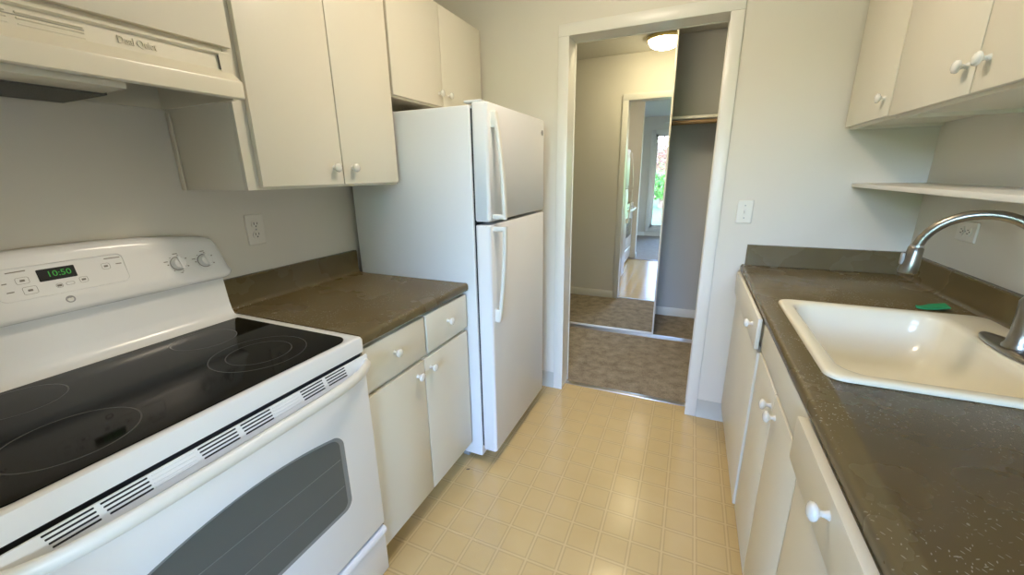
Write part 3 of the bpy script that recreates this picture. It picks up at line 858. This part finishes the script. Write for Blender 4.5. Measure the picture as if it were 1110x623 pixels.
# ================================================================== OUTLETS, SWITCH
def duplex(yz, flip=False):
    """plate drawn on a local plane: u across, v up, n out -> returned matrix applied by caller"""
    pass
def plate_thing(name, label, cat, mw, kind, w_=.070, h_=.114, rot=False):
    t = thing(name, label, cat, tuple(mw.translation))
    if rot: mw = mw @ Matrix.Rotation(PI/2, 4, 'Z')
    def put(bm, nm, m, par=t, ang=35):
        for v in bm.verts: v.co = mw @ v.co
        return finish(nm, bm, m, par, ang=ang)
    bm = B(); P = rrect(-w_/2, w_/2, -h_/2, h_/2, .004, 4); Q = rrect(-w_/2+.003, w_/2-.003, -h_/2+.003, h_/2-.003, .003, 4)
    loft(bm, [[(x, y, .0005) for x, y in P], [(x, y, .003) for x, y in P], [(x, y, .006) for x, y in Q]]); put(bm, 'cover_plate', PLATE)
    if kind == 'outlet':
        for s in (-1, 1):
            bm = B(); c = s*.0195
            P = [(x*.017, c+y*.0145) for x, y in [(math.copysign(min(abs(math.cos(a))*1.0, .9), math.cos(a)), math.sin(a)) for a in [2*PI*k/28 for k in range(28)]]]
            loft(bm, [[(x, y, .006) for x, y in P], [(x, y, .0085) for x, y in P]]); so = put(bm, 'socket', PLATE)
            bm = B()
            box(bm, -.0075, -.0050, c-.002, c+.0075, .0083, .0089); box(bm, .0050, .0072, c-.001, c+.0068, .0083, .0089)
            lathe(bm, [(.0001, .0083), (.0026, .0083), (.0026, .0089), (.0001, .0089)], (0, c-.0075, 0), 'z', 12)
            put(bm, 'socket_holes', SLOT, so)
        bm = B(); lathe(bm, [(.0001, .006), (.003, .006), (.0028, .0075), (.0001, .0078)], (0, 0, 0), 'z', 12); put(bm, 'screw', GREY)
    else:
        bm = B(); box(bm, -.0055, .0055, -.012, .012, .006, .0075, .001); tg = put(bm, 'toggle_slot', PLATE)
        bm = B(); box(bm, -.0042, .0042, -.002, .0085, .0070, .0170, .0015); put(bm, 'toggle', PLATE, tg)
        for s in (-1, 1):
            bm = B(); lathe(bm, [(.0001, .006), (.003, .006), (.0028, .0073), (.0001, .0076)], (0, s*.030, 0), 'z', 12); put(bm, 'screw', GREY)
    settle(t)
# columns: u axis, v axis, normal
plate_thing('wall_outlet', 'cream duplex outlet on the left wall above the short counter', 'outlet',
            Matrix(((0, 0, 1, 0), (1, 0, 0, -1.298), (0, 1, 0, 1.182), (0, 0, 0, 1))), 'outlet')
plate_thing('wall_outlet', 'cream sideways outlet on the right wall behind the faucet arch', 'outlet',
            Matrix(((0, 0, -1, W), (-1, 0, 0, -.368), (0, 1, 0, 1.152), (0, 0, 0, 1))), 'outlet', rot=True)
plate_thing('light_switch', 'cream toggle light switch between doorway and right counter', 'light switch',
            Matrix(((1, 0, 0, 1.747), (0, 0, -1, 0), (0, 1, 0, 1.174), (0, 0, 0, 1))), 'switch')

# ================================================================== HALL: mirror door, shelf, rod, lamp
def mirror_door(label, x0, x1, y):
    t = thing('mirror_door', label, 'closet door', ((x0+x1)/2, y+.012, .018))
    z0, z1 = .018, HC-.037; f = .013
    bm = B()
    box(bm, x0, x0+f, y-.003, y+.019, z0, z1, .002); box(bm, x1-f, x1, y-.003, y+.019, z0, z1, .002)
    box(bm, x0+f, x1-f, y-.003, y+.019, z0, z0+.020, .002); box(bm, x0+f, x1-f, y-.003, y+.019, z1-.020, z1, .002)
    finish('door_frame', bm, TRIM, t)
    bm = B(); box(bm, x0+f, x1-f, y, y+.006, z0+.020, z1-.020); finish('mirror', bm, MIRROR, t)
    bm = B(); box(bm, x0+f, x1-f, y+.0062, y+.012, z0+.020, z1-.020); finish('backing', bm, CLOSET, t)
    settle(t)
mirror_door('large sliding mirror door in the hall reflecting the kitchen', .335, 1.308, YM-.0)
bm = B(); box(bm, .302, 2.248, 1.450, 1.750, 1.778, 1.800, .002)
tag(finish('closet_shelf', bm, TRIM, None), 'pale shelf high inside the open hall closet', 'shelf')
bm = B(); tube(bm, [(.303, 1.47, 1.752), (2.247, 1.47, 1.752)], .0165, 18, ref=Vector((0, 0, 1)))
tag(finish('closet_rod', bm, WOOD, None, ang=60), 'brown wooden hanging rod under the closet shelf', 'closet rod')

def dome(label, name, x, y, z, r, m, rim):
    t = thing(name, label, 'ceiling light', (x, y, z))
    bm = B(); lathe(bm, [(.0001, z-.001), (r*1.02, z-.001), (r*1.05, z-.012), (r*1.03, z-.030), (r*.97, z-.032), (r*.95, z-.020), (.0001, z-.020)], (x, y, 0), 'z', 40)
    finish('rim', bm, rim, t, ang=50)
    bm = B(); pr = [(r*.95*math.cos(a), z-.026-.075*math.sin(a)) for a in [PI/2*k/10 for k in range(11)]]
    lathe(bm, [(.0001, z-.022), (r*.95, z-.022)]+pr, (x, y, 0), 'z', 40)
    finish('glass_dome', bm, m, t, ang=60)
    settle(t)
dome('round glowing ceiling light in the hall, seen in the mirror', 'ceiling_light', 1.165, .520, HC, .142, LAMPH, BRASS)
dome('round glowing ceiling light in the middle of the kitchen ceiling', 'ceiling_light', 1.200, -1.02, HC, .165, LAMPK, BRASS)

# ================================================================== LIVING ROOM AND OUTSIDE (seen in the mirror)
t = thing('ceiling_fan', 'white ceiling fan in the bright room reflected in the mirror', 'ceiling fan', (1.55, -3.7, HC))
bm = B(); lathe(bm, [(.06, HC-.001), (.06, HC-.03), (.015, HC-.05), (.015, HC-.16), (.09, HC-.18), (.10, HC-.25), (.05, HC-.28), (.0001, HC-.285)], (1.55, -3.7, 0), 'z', 28)
finish('motor', bm, TRIM, t, ang=50)
for k in range(5):
    a = 2*PI*k/5 + 3.35
    ro = Matrix.Translation((1.55, -3.7, HC-.235)) @ Matrix.Rotation(a, 4, 'Z') @ Matrix.Rotation(.2, 4, 'X')
    g = B(); loft(g, [[(x, y, z) for x, y in rrect(.13, .64, -.06, .06, .045, 5)] for z in (-.004, .004)])
    box(g, .08, .16, -.015, .015, -.006, .006)
    for v in g.verts: v.co = ro @ v.co
    finish('fan_blade', g, TRIM, t)
settle(t)
sbox('floor', (-14, 18, -40, -6.2, -.30, -.07), GRASS)
sbox('floor', (-14, 18, -6.2, YB-.12, -.30, -.06), PATIO)
def tree(label, x, y, h, r, m, n):
    t = thing('garden_tree', label, 'tree', (x, y, -.06), 'trees outside the patio door')
    bm = B(); tube(bm, [(x, y, -.06), (x+.05, y, h*.3), (x-.04, y+.05, h*.62), (x, y, h*.85)], [.11, .08, .05, .02], 10, ref=Vector((1, 0, 0)))
    for k in range(7):
        a = k*2.4; z0 = h*(.30+.07*k)
        tube(bm, [(x, y, z0), (x+.5*r*math.cos(a), y+.5*r*math.sin(a), z0+.25*r), (x+.9*r*math.cos(a), y+.9*r*math.sin(a), z0+.6*r)], [.04, .025, .01], 6, ref=Vector((0, 0, 1)))
    finish('trunk', bm, BARK, t)
    rnd = random.Random(int(x*100)+int(h*10)); bm = B()
    for k in range(n):
        d_ = Vector((rnd.gauss(0, 1), rnd.gauss(0, 1), rnd.gauss(0, 1))).normalized()*(rnd.random()**.4)
        c = Vector((x+d_.x*r, y+d_.y*r, h*.62+d_.z*h*.42))
        u_ = Vector((rnd.gauss(0, 1), rnd.gauss(0, 1), rnd.gauss(0, 1))).normalized(); v_ = u_.orthogonal().normalized()
        s = .07+.05*rnd.random()
        q = [c-u_*s, c+v_*s*.5, c+u_*s, c-v_*s*.5]
        bm.faces.new([bm.verts.new(p) for p in q])
    finish('foliage', bm, m, t, smooth=False)
    settle(t)
t = thing('added_hedge', 'long clipped dark green screen added across the far lawn to block low sky light', 'added_hedge', (1.5, -22.5, -.07))  # added foliage row, keeps low sky light off the upper door wall
bm = B(); rnd = random.Random(3); nx = 120; rows = []
for k, (dy, z) in enumerate(((.7, -.07), (.75, 1.0), (.68, 2.3), (.45, 2.75), (-.45, 2.75), (-.75, 1.0), (-.7, -.07))):
    rows.append([(-16+34*i/nx, -22.5+dy+rnd.uniform(-.12, .12), z+(rnd.uniform(-.15, .15) if z > 0 else 0)) for i in range(nx+1)])
loft(bm, rows, closed=False, cap0=False, cap1=False); bm.faces.new([bm.verts.new(r_[0]) for r_ in rows]); bm.faces.new([bm.verts.new(r_[-1]) for r_ in rows][::-1])
finish('foliage', bm, LEAF, t, ang=180); settle(t)
tree('round green bush tree at the left edge of the lawn', .30, -13.5, 1.35, 1.1, LEAF, 1500)
tree('reddish leaved tree furthest out on the lawn', -.4, -19.5, 3.4, 1.9, LEAF2, 2200)
tree('taller green tree at the right of the lawn', 7.5, -14.0, 4.6, 1.9, LEAF, 2600)
